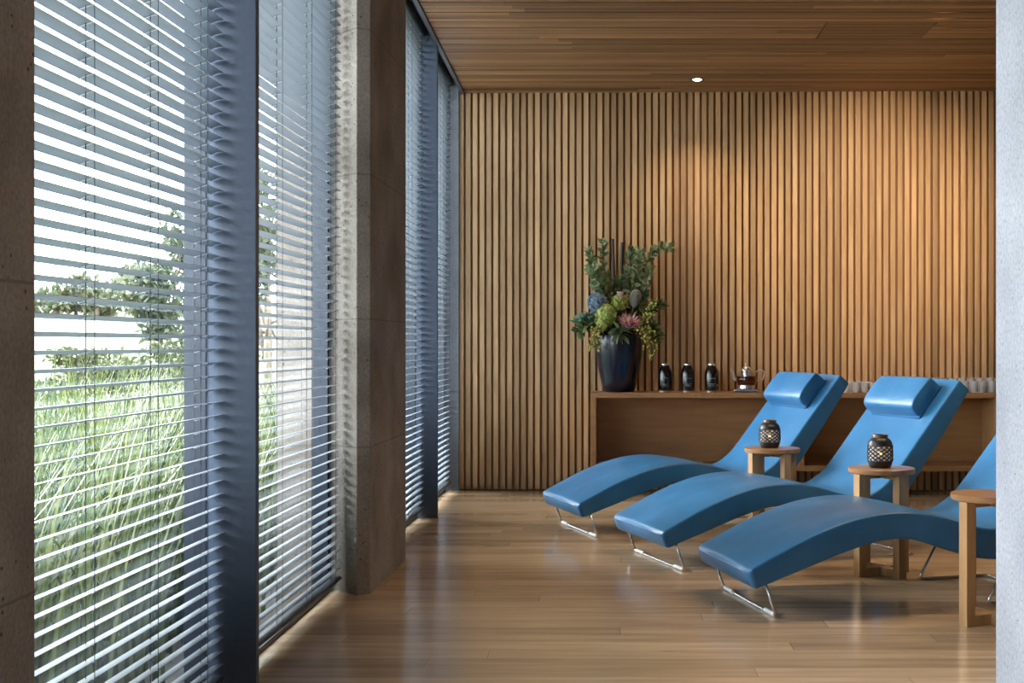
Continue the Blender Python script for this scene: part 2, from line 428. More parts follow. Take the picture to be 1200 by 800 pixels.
# in its frame: x along wall, y = -v
MB().box(0,u1-u0,-BV,-.001,BT-.039,BT).build('top_panel',M['bench'],sb,bevel=.002)
ud=wall_uv(936,BV)-u0
for a in (0,ud,ud*2-.1,u1-u0-.042):
    MB().box(a,a+.042,-BV,-.001,.192,BT-.039).build('upright_panel',M['bench'],sb,bevel=.002)
for a,b in ((.042,ud),(ud+.042,ud*2-.1),(ud*2-.058,u1-u0-.042)):
    MB().box(a,b,-BV,-.001,.192,.234).build('bottom_panel',M['bench'],sb,bevel=.002)
    MB().box(a,b,-.03,-.001,.234,BT-.039).build('back_panel',M['bench'],sb)
def on_bench(px,v): 
    p=W(wall_uv(px,v),v,BT); return p

# ------------------------------------------------------------------ loungers
TOP=[(-.13,.206),(-.06,.240),(.0,.268),(.1,.315),(.2,.355),(.3,.388),(.4,.411),(.5,.423),(.6,.424),(.7,.412),(.8,.389),(.9,.360),(1.0,.340),(1.08,.347),(1.15,.384),(1.21,.433),(1.28,.512),(1.36,.611),(1.44,.709),(1.52,.807),(1.635,.946)]
BOT=[(-.10,.122),(-.03,.147),(.03,.168),(.12,.198),(.21,.230),(.3,.260),(.4,.288),(.49,.306),(.59,.310),(.69,.290),(.79,.256),(.89,.224),(1.0,.205),(1.1,.208),(1.19,.243),(1.27,.308),(1.35,.402),(1.43,.506),(1.51,.612),(1.59,.722),(1.705,.890)]
def cr(P,m):
    out=[]
    for i in range(len(P)-1):
        p0=P[max(i-1,0)];p1=P[i];p2=P[i+1];p3=P[min(i+2,len(P)-1)]
        for j in range(m):
            t=j/m
            out.append(tuple(.5*((2*p1[a])+(-p0[a]+p2[a])*t+(2*p0[a]-5*p1[a]+4*p2[a]-p3[a])*t*t+(-p0[a]+3*p1[a]-3*p2[a]+p3[a])*t**3) for a in (0,1)))
    out.append(P[-1]); return out
def lounger_body(Wd):
    tp=cr(TOP,3); bt_=cr(BOT,3); b=MB(); rings=[]
    def ring(T,B,ins,off):
        # T,B profile points (s,h); ins shrinks the section; off shifts along the end normal
        T=Vector(T);B=Vector(B); d=(T-B); L=d.length; d.normalize(); nn=Vector((d.y,-d.x))
        T2=T-d*ins+nn*off; B2=B+d*ins+nn*off; h=(T2-B2).length; w=Wd-2*ins; r=min(.012,h*.3)
        pts=[]
        def arc(cx,cy,a0,a1,k=4):
            for i in range(k+1):
                a=R(a0+(a1-a0)*i/k); pts.append((cx+r*math.cos(a),cy+r*math.sin(a)))
        arc(r,r,270,180); arc(r,h-r,180,90)
        for q in (.2,.35,.5,.65,.8): pts.append((r+(w-2*r)*q,h+.007*math.sin(math.pi*q)))
        arc(w-r,h-r,90,0); arc(w-r,r,0,-90)
        out=[]
        for y_,q in pts:
            p=B2+d*q; out.append((p.x,ins+y_,p.y))
        return out
    n=len(tp)
    for ins,off in ((.05,-.006),(.022,-.004),(.008,.003)): rings.append(ring(tp[0],bt_[0],ins,-off-.0) )
    rings=[ring(tp[0],bt_[0],.055,-.004),ring(tp[0],bt_[0],.014,-.002),ring(tp[0],bt_[0],.004,.006)]
    for i in range(n): 
        if i==0: rings.append(ring(tp[0],bt_[0],0,.016))
        else: rings.append(ring(tp[i],bt_[i],0,0))
    rings+= [ring(tp[-1],bt_[-1],.004,.009),ring(tp[-1],bt_[-1],.013,.013)]
    b.loft(rings,True,.5); return b
def fillet(P,r=.03,k=5):
    P=[Vector(p) for p in P]; out=[P[0]]
    for a,b,c in zip(P,P[1:],P[2:]):
        d1=(a-b).normalized(); d2=(c-b).normalized()
        q=min(r,(a-b).length*.45,(c-b).length*.45)
        s0=b+d1*q; s1=b+d2*q
        for i in range(k+1):
            t=i/k; out.append(s0*(1-t)**2+b*2*t*(1-t)+s1*t*t)
    out.append(P[-1]); return out
def lounger(near,ang,label,Wd=.70):
    o=empty('lounger',(near[0],near[1],0),ang,label=label,cat='lounger',group='blue loungers in a row')
    lounger_body(Wd).build('cushion',M['leather'],o,smooth=True)
    rr=.0068
    i0=.012
    MB().tube(fillet([(-.05,i0,.15),(0,i0,rr),(0,Wd-i0,rr),(-.05,Wd-i0,.15)],.022),rr,10).build('front_leg_frame',M['chrome'],o,smooth=True)
    g=o
    for a,b in ((.03,.14),(Wd-.14,Wd-.03)):
        MB().tube([(0,a,rr+.003),(0,b,rr+.003)],rr+.0028,10).build('glide_sleeve',M['glide'],o,smooth=True,auto=40)
    j=.03
    MB().tube(fillet([(1.125,j,.225),(1.0,j,rr),(1.37,j,rr),(1.37,Wd-j,rr),(1.0,Wd-j,rr),(1.125,Wd-j,.225)],.03),rr,10).build('rear_leg_frame',M['chrome'],o,smooth=True)
    return o
LN=[((-.070,7.579),R(20.6),'farthest blue leather lounger, nearest the batten wall'),
    ((.381,6.451),R(20.6),'middle blue leather lounger, behind the side table with the larger lantern'),
    ((.701,5.364),R(14.5),'nearest blue leather lounger, its headrest end hidden by the right column')]
for p,a,l in LN: lounger(p,a,l,.70 if a>R(16) else .68)
# headrest cushions rest on the backrests
def headrest(near,ang,label,Wd=.70):
    d=Vector((TOP[-1][0]-TOP[-4][0],TOP[-1][1]-TOP[-4][1])).normalized(); nn=Vector((-d.y,d.x))
    top=Vector(TOP[-1])
    l0,l1=-.268,-.05; wid=.50; th=.105; y0=(Wd-wid)/2
    b=MB(); rings=[]
    def sec(yy,k):
        pts=[]
        # outline in (l, n): flat against the backrest, bulged face, rounded edges
        base=[(l0+.010,.006),(l0+.001,.018),(l0,.058),(l0+.010,.088),(l0+.04,.103),(l0+.10,th+.003),(l1-.04,.104),(l1-.010,.098),(l1,.082),(l1,.022),(l1-.008,.006)]
        cl=(l0+l1)/2; cn=.055
        cs=[(cl+(a-cl)*k, cn+(c-cn)*k) for a,c in base]
        m=len(cs); out=[]
        for i in range(m):
            p0,p1,p2,p3=cs[i-1],cs[i],cs[(i+1)%m],cs[(i+2)%m]
            for t in (0,.33,.66):
                q=[.5*((2*p1[a])+(-p0[a]+p2[a])*t+(2*p0[a]-5*p1[a]+4*p2[a]-p3[a])*t*t+(-p0[a]+3*p1[a]-3*p2[a]+p3[a])*t**3) for a in (0,1)]
                P=top+d*q[0]+nn*(max(q[1],.009)); out.append((P.x,yy,P.y))
        return out
    for yy,k in ((0,.88),(.002,.95),(.008,.985),(.02,1),(.15,1.01),(.25,1.015),(.35,1.01),(wid-.02,1),(wid-.008,.985),(wid-.002,.95),(wid,.88)):
        rings.append(sec(y0+yy,k))
    b.loft(rings,True,.5)
    o=b.build('headrest_cushion',M['leather'],smooth=True,loc=(near[0],near[1],0),rotz=ang)
    tag(o,label,'cushion','headrest cushions on the loungers')
headrest(*LN[0][:2],'blue headrest cushion on the farthest lounger, beside the glass teapot')
headrest(*LN[1][:2],'blue headrest cushion on the middle lounger, above the larger lantern')

# ------------------------------------------------------------------ side tables
TH=.533; TR=.165
def side_table():
    o=empty('side_table')
    MB().lathe([(.0,TH-.026),(TR-.004,TH-.026),(TR,TH-.022),(TR,TH-.003),(TR-.003,TH),(0,TH)],seg=64).build('tabletop',M['tabletop'],o,smooth=True,auto=40)
    a=.046; ro=.158
    for k in range(4):
        m=Matrix.Rotation(k*math.pi/2,4,'Z')
        MB().box(ro-a,ro,-a/2,a/2,.0,TH-.026,m=m).build('leg',M['table'],o,bevel=.002)
    c=MB().box(-ro+a,ro-a,-a/2,a/2,.0,.042); c.box(-a/2,a/2,-ro+a,-a/2,.0,.042); c.box(-a/2,a/2,a/2,ro-a,.0,.042)
    c.build('base_cross',M['table'],o,bevel=.0015)
    c=MB().box(-ro+a,ro-a,-a/2,a/2,TH-.05,TH-.026); c.box(-a/2,a/2,-ro+a,-a/2,TH-.05,TH-.026); c.box(-a/2,a/2,a/2,ro-a,TH-.05,TH-.026)
    c.build('top_cross',M['table'],o,bevel=.0015)
    return o
t1=side_table(); t2=copy_tree(t1); t3=copy_tree(t1)
for o,(x,y),l in ((t1,(.965,7.62),'farthest round side table, beside the farthest lounger with the smaller lantern on top'),
                (t2,(1.357,6.40),'middle round side table, behind the nearest lounger with the larger lantern on top'),
                (t3,(1.577,5.29),'nearest round side table, empty and cut off by the right column')):
    o.location=(x,y,0); o.rotation_euler.z=R(-62); tag(o,l,'side table','round oak side tables')

# ------------------------------------------------------------------ lanterns
def lantern(loc,label,flame):
    o=empty('lantern',loc,label=label,cat='lantern',group='pierced metal candle lanterns')
    prof=[(.0,0),(.046,0),(.052,.004),(.0585,.018),(.0612,.032)]
    MB().lathe(prof+[(.0595,.033),(.0,.033)],seg=40).build('base_cup',M['lantern'],o,smooth=True,auto=50)
    sh=[(.0612,.112),(.0595,.124),(.053,.138),(.042,.147),(.037,.151),(.035,.151),(.040,.145),(.051,.135),(.0575,.122),(.0590,.112),(.0612,.112)]
    MB().lathe(sh,seg=40,capends=False).build('shoulder',M['lantern'],o,smooth=True,auto=50)
    MB().lathe([(.035,.150),(.0385,.150),(.0385,.163),(.0375,.165),(.0345,.165),(.035,.150)],seg=40,capends=False).build('rim',M['rim'],o,smooth=True,auto=40)
    # pierced band: criss-cross metal bands around a frosted liner
    s=MB(); rb=.0612; z0,z1=.032,.112; K=13
    for k in range(K):
        for sg in (1,-1):
            pts=[]
            for i in range(13):
                t=i/12; a=2*math.pi*k/K+sg*t*1.9
                bulge=.0012*math.sin(math.pi*t)
                pts.append(((rb+bulge)*math.cos(a),(rb+bulge)*math.sin(a),z0+(z1-z0)*t))
            s.tube(pts,.0030,4)
    for z in (.0335,.1105):
        s.lathe([(rb-.001,z-.0016),(rb+.0022,z-.0016),(rb+.0022,z+.0016),(rb-.001,z+.0016),(rb-.001,z-.0016)],seg=40,capends=False)
    s.build('pierced_band',M['lantern'],o,smooth=True)
    MB().lathe([(.058,.034),(.0585,.072),(.058,.111)],seg=40,capends=False).build('liner',M['liner'],o,smooth=True)
    c=MB().lathe([(0,.034),(.022,.034),(.022,.058),(0,.058)],seg=24).build('candle',M['white'],o,smooth=True,auto=40)
    MB().lathe([(.001,.062),(.006,.065),(.0085,.071),(.006,.078),(.001,.084)],seg=12).build('flame',M['flame'],c,smooth=True)
    return o
M['flame']=emit('candle_flame',(1,.55,.12),22)
lantern((.950,7.62,TH),'smaller-looking pierced black lantern on the farthest side table',1)
lantern((1.350,6.40,TH),'larger-looking pierced black lantern on the middle side table',1)

# ------------------------------------------------------------------ bottles, teapot, glasses on the sideboard
def bottle(loc,label):
    o=empty('bottle',loc,label=label,cat='bottle',group='black bottles on the sideboard')
    MB().lathe([(0,.012),(.047,.012),(.0505,.02),(.0515,.06),(.051,.13),(.047,.158),(.037,.178),(.031,.188),(.030,.198),(0,.198)],seg=36).build('body',M['bottle'],o,smooth=True,auto=60)
    MB().lathe([(0,.197),(.032,.197),(.0325,.200),(.0325,.209),(.031,.211),(0,.211)],seg=32).build('cap',M['silver'],o,smooth=True,auto=40)
    MB().lathe([(0,0),(.041,0),(.045,.003),(.046,.012),(0,.012)],seg=32).build('base_ring',M['silver'],o,smooth=True,auto=40)
    p=MB()
    def mark(a0,a1,z,h):
        n=6
        for i in range(n):
            b0=a0+(a1-a0)*i/n; b1=b0+(a1-a0)/n*(.62 if h>.004 else 1.0)
            r0=.0516;r1=.0524
            vs=[]
            for a in (b0,b1):
                for r_ in (r0,r1):
                    for zz in (z,z+h): vs.append((r_*math.sin(a),-r_*math.cos(a),zz))
            p.add(vs,[(0,1,3,2),(4,6,7,5),(0,4,5,1),(2,3,7,6),(0,2,6,4),(1,5,7,3)])
    mark(-.5,.5,.100,.006); mark(-.5,.45,.060,.0018); mark(-.5,.2,.052,.0022); mark(-.5,.4,.044,.0022)
    p.build('label_print',M['print'],o); o.scale=(1.07,1.07,1.04)
    return o
for px,l in ((779.5,'black bottle with silver cap nearest the vase, leftmost of three'),(806,'black bottle with silver cap in the middle of the three'),(834,'black bottle with silver cap nearest the glass teapot')):
    bottle(on_bench(px,.27),l)
tp_=empty('teapot',on_bench(874.5,.25)+Vector((0,0,.0405)),label='clear glass teapot of dark tea on a silver warmer',cat='teapot')
MB().lathe([(0,.0),(.042,.0),(.055,.008),(.064,.03),(.067,.05),(.062,.078),(.05,.10),(.036,.112),(.034,.118)],seg=40,capends=False).build('glass_body',M['clear'],tp_,smooth=True)
MB().lathe([(0,.004),(.040,.004),(.053,.011),(.0615,.032),(.064,.05),(.0605,.074),(0,.074)],seg=40).build('tea',M['tea'],tp_,smooth=True)
MB().lathe([(0,-.014),(.052,-.014),(.056,-.010),(.054,.014),(.050,.016),(.042,.016),(.042,.004),(0,.004)],seg=32).build('metal_collar',M['silver'],tp_,smooth=True,auto=40)
ld=MB().lathe([(.036,.112),(.038,.118),(.034,.126),(.026,.138),(.014,.147),(.006,.150),(.005,.155),(.010,.160),(.010,.168),(.005,.173),(0,.174)],seg=32).build('lid',M['silver'],tp_,smooth=True)
MB().lathe([(0,.035),(.026,.035),(.026,.112),(0,.112)],seg=24).build('infuser',M['silver'],tp_,smooth=True,auto=40)
MB().tube([(-.058,0,.045),(-.074,0,.058),(-.083,0,.085),(-.094,0,.118),(-.102,0,.124)],[.013,.011,.009,.007,.006],10).build('spout',M['tumbler'],tp_,smooth=True)
MB().tube(fillet([(.05,0,.10),(.09,0,.125),(.120,0,.10),(.105,0,.05),(.066,0,.035)],.03),.0055,10).build('handle',M['tumbler'],tp_,smooth=True)
tp_.scale=(1.2,1.2,1.08)
wm=empty('teapot_warmer',on_bench(874.5,.25),WR,label='flat silver warmer plate under the glass teapot',cat='warmer')
MB().box(-.098,.098,-.075,.075,.006,.025).build('plate',M['silver'],wm,bevel=.006)
MB().box(-.092,.092,-.07,.07,0,.007).build('foot_plate',M['track'],wm)

def glass(loc,r,h,label,group):
    b=MB().lathe([(0,.0),(r*.82,.0),(r*.86,.003),(r,h),(r-.0032,h),(r*.78,.012),(0,.010)],seg=22)
    o=b.build('tumbler',M['tumbler'],smooth=True,auto=50,loc=loc); tag(o,label,'glass',group); return o
gl=None
def row(pxs,v,r,h,lab,grp):
    global gl
    base=None
    for px in pxs:
        p=on_bench(px,v)
        if base is None: base=glass(p,r,h,lab,grp)
        else:
            c=base.copy(); COL.objects.link(c); c.location=p
g1='short tumblers on the sideboard between the two headrests'
row([992.5+10.6*i for i in range(4)],.29,.032,.080,'clear short tumbler in the front row between the two headrest cushions',g1)
row([997+10.6*i for i in range(3)],.19,.032,.080,'clear short tumbler in the back row between the two headrest cushions',g1+' at the back')
g2='tall tumblers on the sideboard beside the right column'
row([1131+10.4*i for i in range(5)],.29,.031,.085,'clear tumbler in the front row at the right end of the sideboard',g2)
row([1086+10.4*i for i in range(9)],.18,.031,.108,'taller clear tumbler in the back row at the right end of the sideboard',g2+' at the back')

# ------------------------------------------------------------------ vase and flowers
vp=on_bench(725.5,.20); K=.00657          # metres per photo pixel at the vase
vs_=MB().lathe([(0,0),(.105,0),(.118,.006),(.135,.06),(.158,.16),(.175,.27),(.181,.36),(.178,.43),(.170,.465),(.163,.468),(.165,.43),(.168,.36),(.155,.26),(.12,.1),(0,.06)],seg=64)
vz=vs_.build('vase',M['vase'],smooth=True,auto=60,loc=vp); tag(vz,'tall dark navy glazed vase on the left end of the sideboard','vase')
def fl(px,py,dy=0): # photo pixel -> point near the vase
    return Vector((vp.x+(px-725.5)*K, vp.y+dy, vp.z+(458.5-py)*K))
RIM=lambda a=0,dy=0: Vector((vp.x+a,vp.y+dy,vp.z+.40))
LM={'euc':leafmat('grey_green_leaf',[(.10,.16,.07),(.22,.29,.15),(.38,.44,.28)]),
    'dark':leafmat('dark_leaf',[(.04,.075,.03),(.10,.155,.06),(.19,.24,.09)]),
    'teal':leafmat('teal_leaf',[(.13,.26,.19),(.24,.38,.30)]),
    'lime':leafmat('lime_petal',[(.26,.34,.06),(.40,.46,.12),(.52,.55,.22)],.2),
    'blue':leafmat('dusty_blue_petal',[(.10,.17,.26),(.17,.25,.36),(.25,.33,.40)],.2),
    'pink':leafmat('pink_bract',[(.50,.20,.27),(.66,.34,.40),(.75,.52,.52)],.2),
    'berry':leafmat('yellow_green_berry',[(.30,.30,.04),(.48,.45,.08),(.58,.52,.16)],.05),
    'bank':leafmat('grey_banksia',[(.17,.18,.15),(.27,.27,.23),(.36,.35,.31)],.05),
    'bud':leafmat('pale_pink_bud',[(.45,.28,.24),(.60,.42,.36)],.1)}
def rv(s=1): return Vector((random.uniform(-1,1),random.uniform(-1,1),random.uniform(-1,1)))*s
def branch(label,pts,mat,leafL,leafW,n,name='foliage_spray',grp='green sprays in the vase',start=.35,droop=.2,both=True):
    """stem through photo points, leaves along it"""
    P=cr3(pts,6)
    n=int(n*1.9); leafL*=.98; leafW*=1.05
    o=empty(name,P[0],label=label,cat='foliage',group=grp)
    P=[p-P[0] for p in P]
    MB().tube(P,[.004-.0025*i/len(P) for i in range(len(P))],5).build('stem',M['stem'],o,smooth=True)
    b=MB()
    for i in range(n):
        t=start+(1-start)*i/(n-1); x=t*(len(P)-1); k=min(int(x),len(P)-2); p=P[k].lerp(P[k+1],x-k)
        ax=(P[k+1]-P[k]).normalized()
        a=i*2.4+random.uniform(-.4,.4)
        sd=ax.orthogonal().normalized(); sd=Matrix.Rotation(a,3,ax)@sd
        d=(sd+ax*.55+rv(.25))
        s=random.uniform(.75,1.2)*(1-.25*t)
        b.leaf(p,d,rv(),leafL*s,leafW*s,droop)
    b.build('leaves',LM[mat],o,smooth=True,recalc=False)
    return o
def cr3(P,m):
    P=[Vector(p) for p in P]; out=[]
    for i in range(len(P)-1):
        p0=P[max(i-1,0)];p1=P[i];p2=P[i+1];p3=P[min(i+2,len(P)-1)]
        for j in range(m):
            t=j/m
            out.append(.5*((2*p1)+(-p0+p2)*t+(2*p0-5*p1+4*p2-p3)*t*t+(-p0+3*p1-3*p2+p3)*t**3))
    out.append(P[-1]); return out
# two black sticks
for (a,b_,dy,l) in (((717.8,279),(721,330),.02,'taller left black stick rising from the flowers'),((729.0,283),(727.5,330),.03,'right black stick rising from the flowers')):
    p1=fl(*a,dy); p0=RIM((b_[0]-725.5)*K*.6,dy*.5)-Vector((0,0,.1))
    o=MB().tube([p0-p0,(p1-p0)*.33,(p1-p0)*.66,(p1-p0)],[.0105,.0115,.011,.0105],10).build('bamboo_stick',M['stick'],smooth=True,auto=50,loc=p0)
    tag(o,l,'stick','black sticks in the flower arrangement')
branch('leafy green spray leaning far left at the top',[RIM(-.05),fl(706,345,.02),fl(697,315,.03),fl(690,291,.03)],'euc',.070,.036,34)
branch('leafy green spray upright at the top left, left of the sticks',[RIM(-.03,.05),fl(712,340,.06),fl(708,305,.08),fl(706,280,.08)],'euc',.062,.030,32)
branch('broad leafed green spray low on the left of the sticks',[RIM(-.05,-.02),fl(708,350,-.03),fl(699,328,-.04),fl(694,312,-.04)],'euc',.085,.052,24)
branch('dense green spray directly right of the sticks',[RIM(.03,.02),fl(733,345,.02),fl(737,315,.03),fl(741,290,.03)],'euc',.075,.040,40)
branch('second green spray rising right of the sticks',[RIM(.05,-.02),fl(738,345,-.03),fl(746,318,-.04),fl(750,293,-.05)],'euc',.070,.034,36)
branch('long green spray reaching to the upper right tip',[RIM(.06,.03),fl(748,345,.03),fl(758,308,.04),fl(770,290,.04),fl(787,288,.03)],'euc',.068,.036,38,start=.3)
branch('green spray arching out to the right middle',[RIM(.06,-.03),fl(748,360,-.05),fl(757,335,-.06),fl(763,312,-.06)],'euc',.066,.030,28)
branch('dark narrow-leafed spray low on the right',[RIM(.09,-.02),fl(753,372,-.06),fl(764,360,-.08),fl(776,356,-.08)],'dark',.075,.024,40)
branch('dark leafy spray drooping over the right rim',[RIM(.10,-.04),fl(752,382,-.12),fl(765,382,-.15),fl(770,398,-.15)],'dark',.080,.030,36)
branch('teal leafed spray leaning out on the far left',[RIM(-.09,-.02),fl(698,376,-.07),fl(686,372,-.08),fl(678,378,-.08)],'teal',.085,.044,26)
branch('dark leafed spray drooping over the left rim',[RIM(-.08,-.05),fl(701,382,-.12),fl(690,380,-.14),fl(678,388,-.14)],'dark',.085,.042,24)
branch('dark leafy filler spray in the middle of the flowers',[RIM(0,.0),fl(722,365,.0),fl(724,345,.0),fl(724,325,.02)],'dark',.09,.034,46,start=.15)
branch('dark leafy filler spray left of centre, behind the lime heads',[RIM(-.04,.0),fl(712,372,-.04),fl(708,352,-.05),fl(706,335,-.03)],'dark',.09,.04,40,start=.1)
branch('dark leafy filler spray right of centre, behind the protea',[RIM(.05,.0),fl(738,372,-.03),fl(742,352,-.02),fl(745,332,-.01)],'dark',.09,.036,44,start=.1)
branch('big leafed green spray hanging over the front rim',[RIM(0,-.10),fl(722,384,-.16),fl(727,388,-.20),fl(727,394,-.20)],'euc',.115,.058,9,droop=.35)
def bloom(name,label,c,r,mat,n,L,Wd,cat='flower',grp=None,squash=1.0):
    """round cluster of small petals on a stem"""
    base=RIM((c.x-vp.x)*.4,(c.y-vp.y)*.4)
    o=empty(name,base,label=label,cat=cat,group=grp)
    MB().tube([(0,0,0),(c-base)*.5+Vector((0,0,.01)),c-base],.004,6).build('stem',M['stem'],o,smooth=True)
    b=MB()
    for i in range(n):
        z=1-2*(i+.5)/n; a=i*2.39996; q=math.sqrt(1-z*z)
        d=Vector((q*math.cos(a),q*math.sin(a),z*squash))
        p=(c-base)+d*r*random.uniform(.72,.98)
        for k in range(4):
            t=d.orthogonal().normalized(); t=Matrix.Rotation(k*math.pi/2+i,3,d)@t
            b.leaf(p,t+d*.35,d,L*random.uniform(.8,1.2),Wd,.2,rows=2)
    b.build('petals',LM[mat],o,smooth=True,recalc=False); return o
bloom('hydrangea','dusty blue hydrangea head on the left of the flowers',fl(700,354,-.10),.080,'blue',90,.026,.022,grp='hydrangea heads')
bloom('hydrangea','small blue hydrangea head at the right, behind the banksia',fl(754,343,.02),.045,'blue',50,.024,.020,grp='hydrangea heads')
bloom('hydrangea','large lime green hydrangea head left of the protea',fl(711,368,-.15),.078,'lime',80,.032,.026,grp='hydrangea heads')
bloom('hydrangea','upper lime green hydrangea head behind the protea',fl(726,354,-.12),.062,'lime',60,.030,.024,grp='hydrangea heads')
bloom('hydrangea','smallest lime green head at the left rim',fl(706,380,-.17),.042,'lime',36,.026,.022,grp='hydrangea heads')
# protea
pc=fl(737,376,-.19); base=RIM(.03,-.08)
o=empty('protea',base,label='open pink protea at the front of the flowers',cat='flower')
MB().tube([(0,0,0),(pc-base)*.6+Vector((0,-.0,.0)),pc-base],.006,8).build('stem',M['stem'],o,smooth=True)
ax=Vector((.12,-.45,.88)).normalized(); b=MB()
for ring,(n_,tilt_,L_,w_) in enumerate(((9,.28,.098,.024),(11,.48,.10,.026),(13,.72,.095,.026),(13,1.0,.075,.022))):
    for i in range(n_):
        a=2*math.pi*(i+.5*ring)/n_; sd=Matrix.Rotation(a,3,ax)@ax.orthogonal().normalized()
        d=ax*math.cos(tilt_)+sd*math.sin(tilt_)
        b.leaf((pc-base)+sd*.012-ax*.045,d,sd,L_*random.uniform(.92,1.06),w_,-.22)
b.build('bracts',LM['pink'],o,smooth=True,recalc=False)
m=ax.to_track_quat('Z','Y').to_matrix()
MB().ball((pc-base)-ax*.012,(.028,.028,.045),14,9,m).build('centre',LM['bud'],o,smooth=True)
# banksia
bc=fl(744,350,-.13); base=RIM(.05,-.05); o=empty('banksia',base,label='grey-green oval banksia cone above the protea',cat='flower')
MB().tube([(0,0,0),(bc-base)],.006,8).build('stem',M['stem'],o,smooth=True)
m=Matrix.Rotation(R(12),3,'Y'); b=MB()
b.ball(bc-base,(.040,.040,.062),16,12,m,.4)
for i in range(420):
    z=1-2*(i+.5)/420; a=i*2.39996; q=math.sqrt(1-z*z); d=m@Vector((.042*q*math.cos(a),.042*q*math.sin(a),.064*z))
    b.tube([bc-base+d*.93,bc-base+d*1.10+Vector((0,0,.004))],[.0035,.0018],4)
b.build('cone',LM['bank'],o,smooth=True)
# bud
bc=fl(727,346,-.17); base=RIM(.0,-.06); o=empty('protea_bud',base,label='small closed pale pink bud left of the banksia',cat='flower')
MB().tube([(0,0,0),(bc-base)],.004,8).build('stem',M['stem'],o,smooth=True)
b=MB()
for i in range(16):
    a=i*2.4; b.leaf(bc-base+Vector((.008*math.cos(a),.008*math.sin(a),-.03)),(math.cos(a)*.28,math.sin(a)*.28,1),(math.cos(a),math.sin(a),0),.062,.022,-.1)
b.build('bracts',LM['bud'],o,smooth=True,recalc=False)
# berries
def berries(label,pts,n,spread):
    P=cr3(pts,6); o=empty('berry_spray',P[0],label=label,cat='berries',group='yellow-green berry sprays'); P=[p-P[0] for p in P]
    s=MB().tube(P,.0028,5); b=MB()
    for i in range(n):
        t=random.uniform(.3,1); x=t*(len(P)-1); k=min(int(x),len(P)-2); p=P[k].lerp(P[k+1],x-k); q=p+rv(spread)
        s.tube([p,q],.0011,3); b.ball(q,random.uniform(.0065,.010),7,5)
    s.build('stem',M['stem'],o,smooth=True); b.build('berries',LM['berry'],o,smooth=True)
berries('yellow-green berries hanging over the left of the vase rim',[RIM(-.09,-.08),fl(702,385,-.19),fl(697,395,-.22),fl(698,407,-.21)],60,.045)
berries('yellow-green berries hanging over the right of the vase rim',[RIM(.09,-.08),fl(752,383,-.18),fl(760,392,-.22),fl(761,404,-.21)],60,.055)
berries('yellow-green berries scattered up the right side',[RIM(.09,-.05),fl(755,375,-.14),fl(762,366,-.16),fl(765,352,-.16)],30,.04)
berries('trailing yellow-green berry tip hanging lowest beside the vase',[RIM(.10,-.06),fl(757,392,-.19),fl(763,408,-.19),fl(762,419,-.19)],16,.02)

# ------------------------------------------------------------------ downlights
DL=[(.651,9.58,'recessed round downlight in the ceiling near the batten wall'),(1.05,6.35,'recessed downlight over the middle lounger'),(2.35,6.35,'recessed downlight over the headrest end of the loungers'),(2.0,7.15,'recessed downlight aimed at the batten wall'),(3.3,7.15,'recessed downlight aimed at the right of the batten wall')]
M['lamp']=emit('lamp_face',(1,.80,.52),60)
def downlight(x,y,label):
    o=empty('downlight',(x,y,H_C),label=label,cat='downlight',group='recessed ceiling downlights')
    MB().lathe([(.048,.0),(.060,-.001),(.061,-.004),(.058,-.005),(.048,-.003),(.048,.0)],seg=32,capends=False).build('trim_ring',M['rail'],o,smooth=True,auto=40)
    MB().lathe([(0,-.0005),(.050,-.0005),(.050,-.002),(0,-.002)],seg=24).build('recess',M['track'],o)
    MB().lathe([(0,-.0025),(.030,-.0025),(.030,-.004),(.02,-.008),(0,-.009)],seg=24).build('lamp_face',M['lamp'],o,smooth=True)
    return o
for x,y,l in DL: downlight(x,y,l)
def spot(x,y,aim,power,angle,blend=.6,col=(1,.74,.46),size=.03):
    l=bpy.data.lights.new('downlight_beam','SPOT'); l.energy=power; l.spot_size=R(angle); l.spot_blend=blend; l.color=col; l.shadow_soft_size=size
    o=bpy.data.objects.new('downlight_beam',l); COL.objects.link(o); o.location=(x,y,H_C-.02)
    d=Vector(aim)-o.location; o.rotation_euler=d.to_track_quat('-Z','Y').to_euler()
SPK=1.0
spot(.651,9.58,(.66,9.66,0),45*SPK,110,1.0)
spot(1.05,6.35,(1.05,6.30,0),90*SPK,100)
spot(2.35,6.35,(2.3,6.30,0),90*SPK,100)
spot(2.0,7.15,(2.0,10.0,2.05),330*SPK,50,1.0)
spot(3.3,7.15,(3.3,10.0,2.05),130*SPK,50,1.0)

# ------------------------------------------------------------------ outside
GM=plain('field_grass',(.056,.066,.032),.9,0,.2,1.5)
g=MB()
ys=[-30,-5,2,6,12,18,26,40,70,110,170]; xs=[-1.401,-2.2,-4,-8,-14,-24,-40,-70,-120]
def gh(x,y):
    q=math.hypot(x,y); return -.16+max(0,q-16)*.040
vsx=[(x,y,gh(x,y)) for y in ys for x in xs]; n=len(xs)
g.add(vsx,[(i*n+j,i*n+j+1,(i+1)*n+j+1,(i+1)*n+j) for i in range(len(ys)-1) for j in range(n-1)])
go=g.build('ground',GM,smooth=True); struct(go,'pale grass field rising beyond the windows','ground')
pv=MB().box(-1.80,-1.401,-3.6,10.7,-.155,-.05); struct(pv.build('trim_5',plain('pale_gravel',(.11,.11,.11),.9,0,.35,120)),'pale gravel strip along the outside of the windows','path')
GR=leafmat('grass_blade',[(.016,.032,.008),(.045,.075,.018),(.09,.12,.036),(.16,.18,.085)],.35,.45)
b=MB()
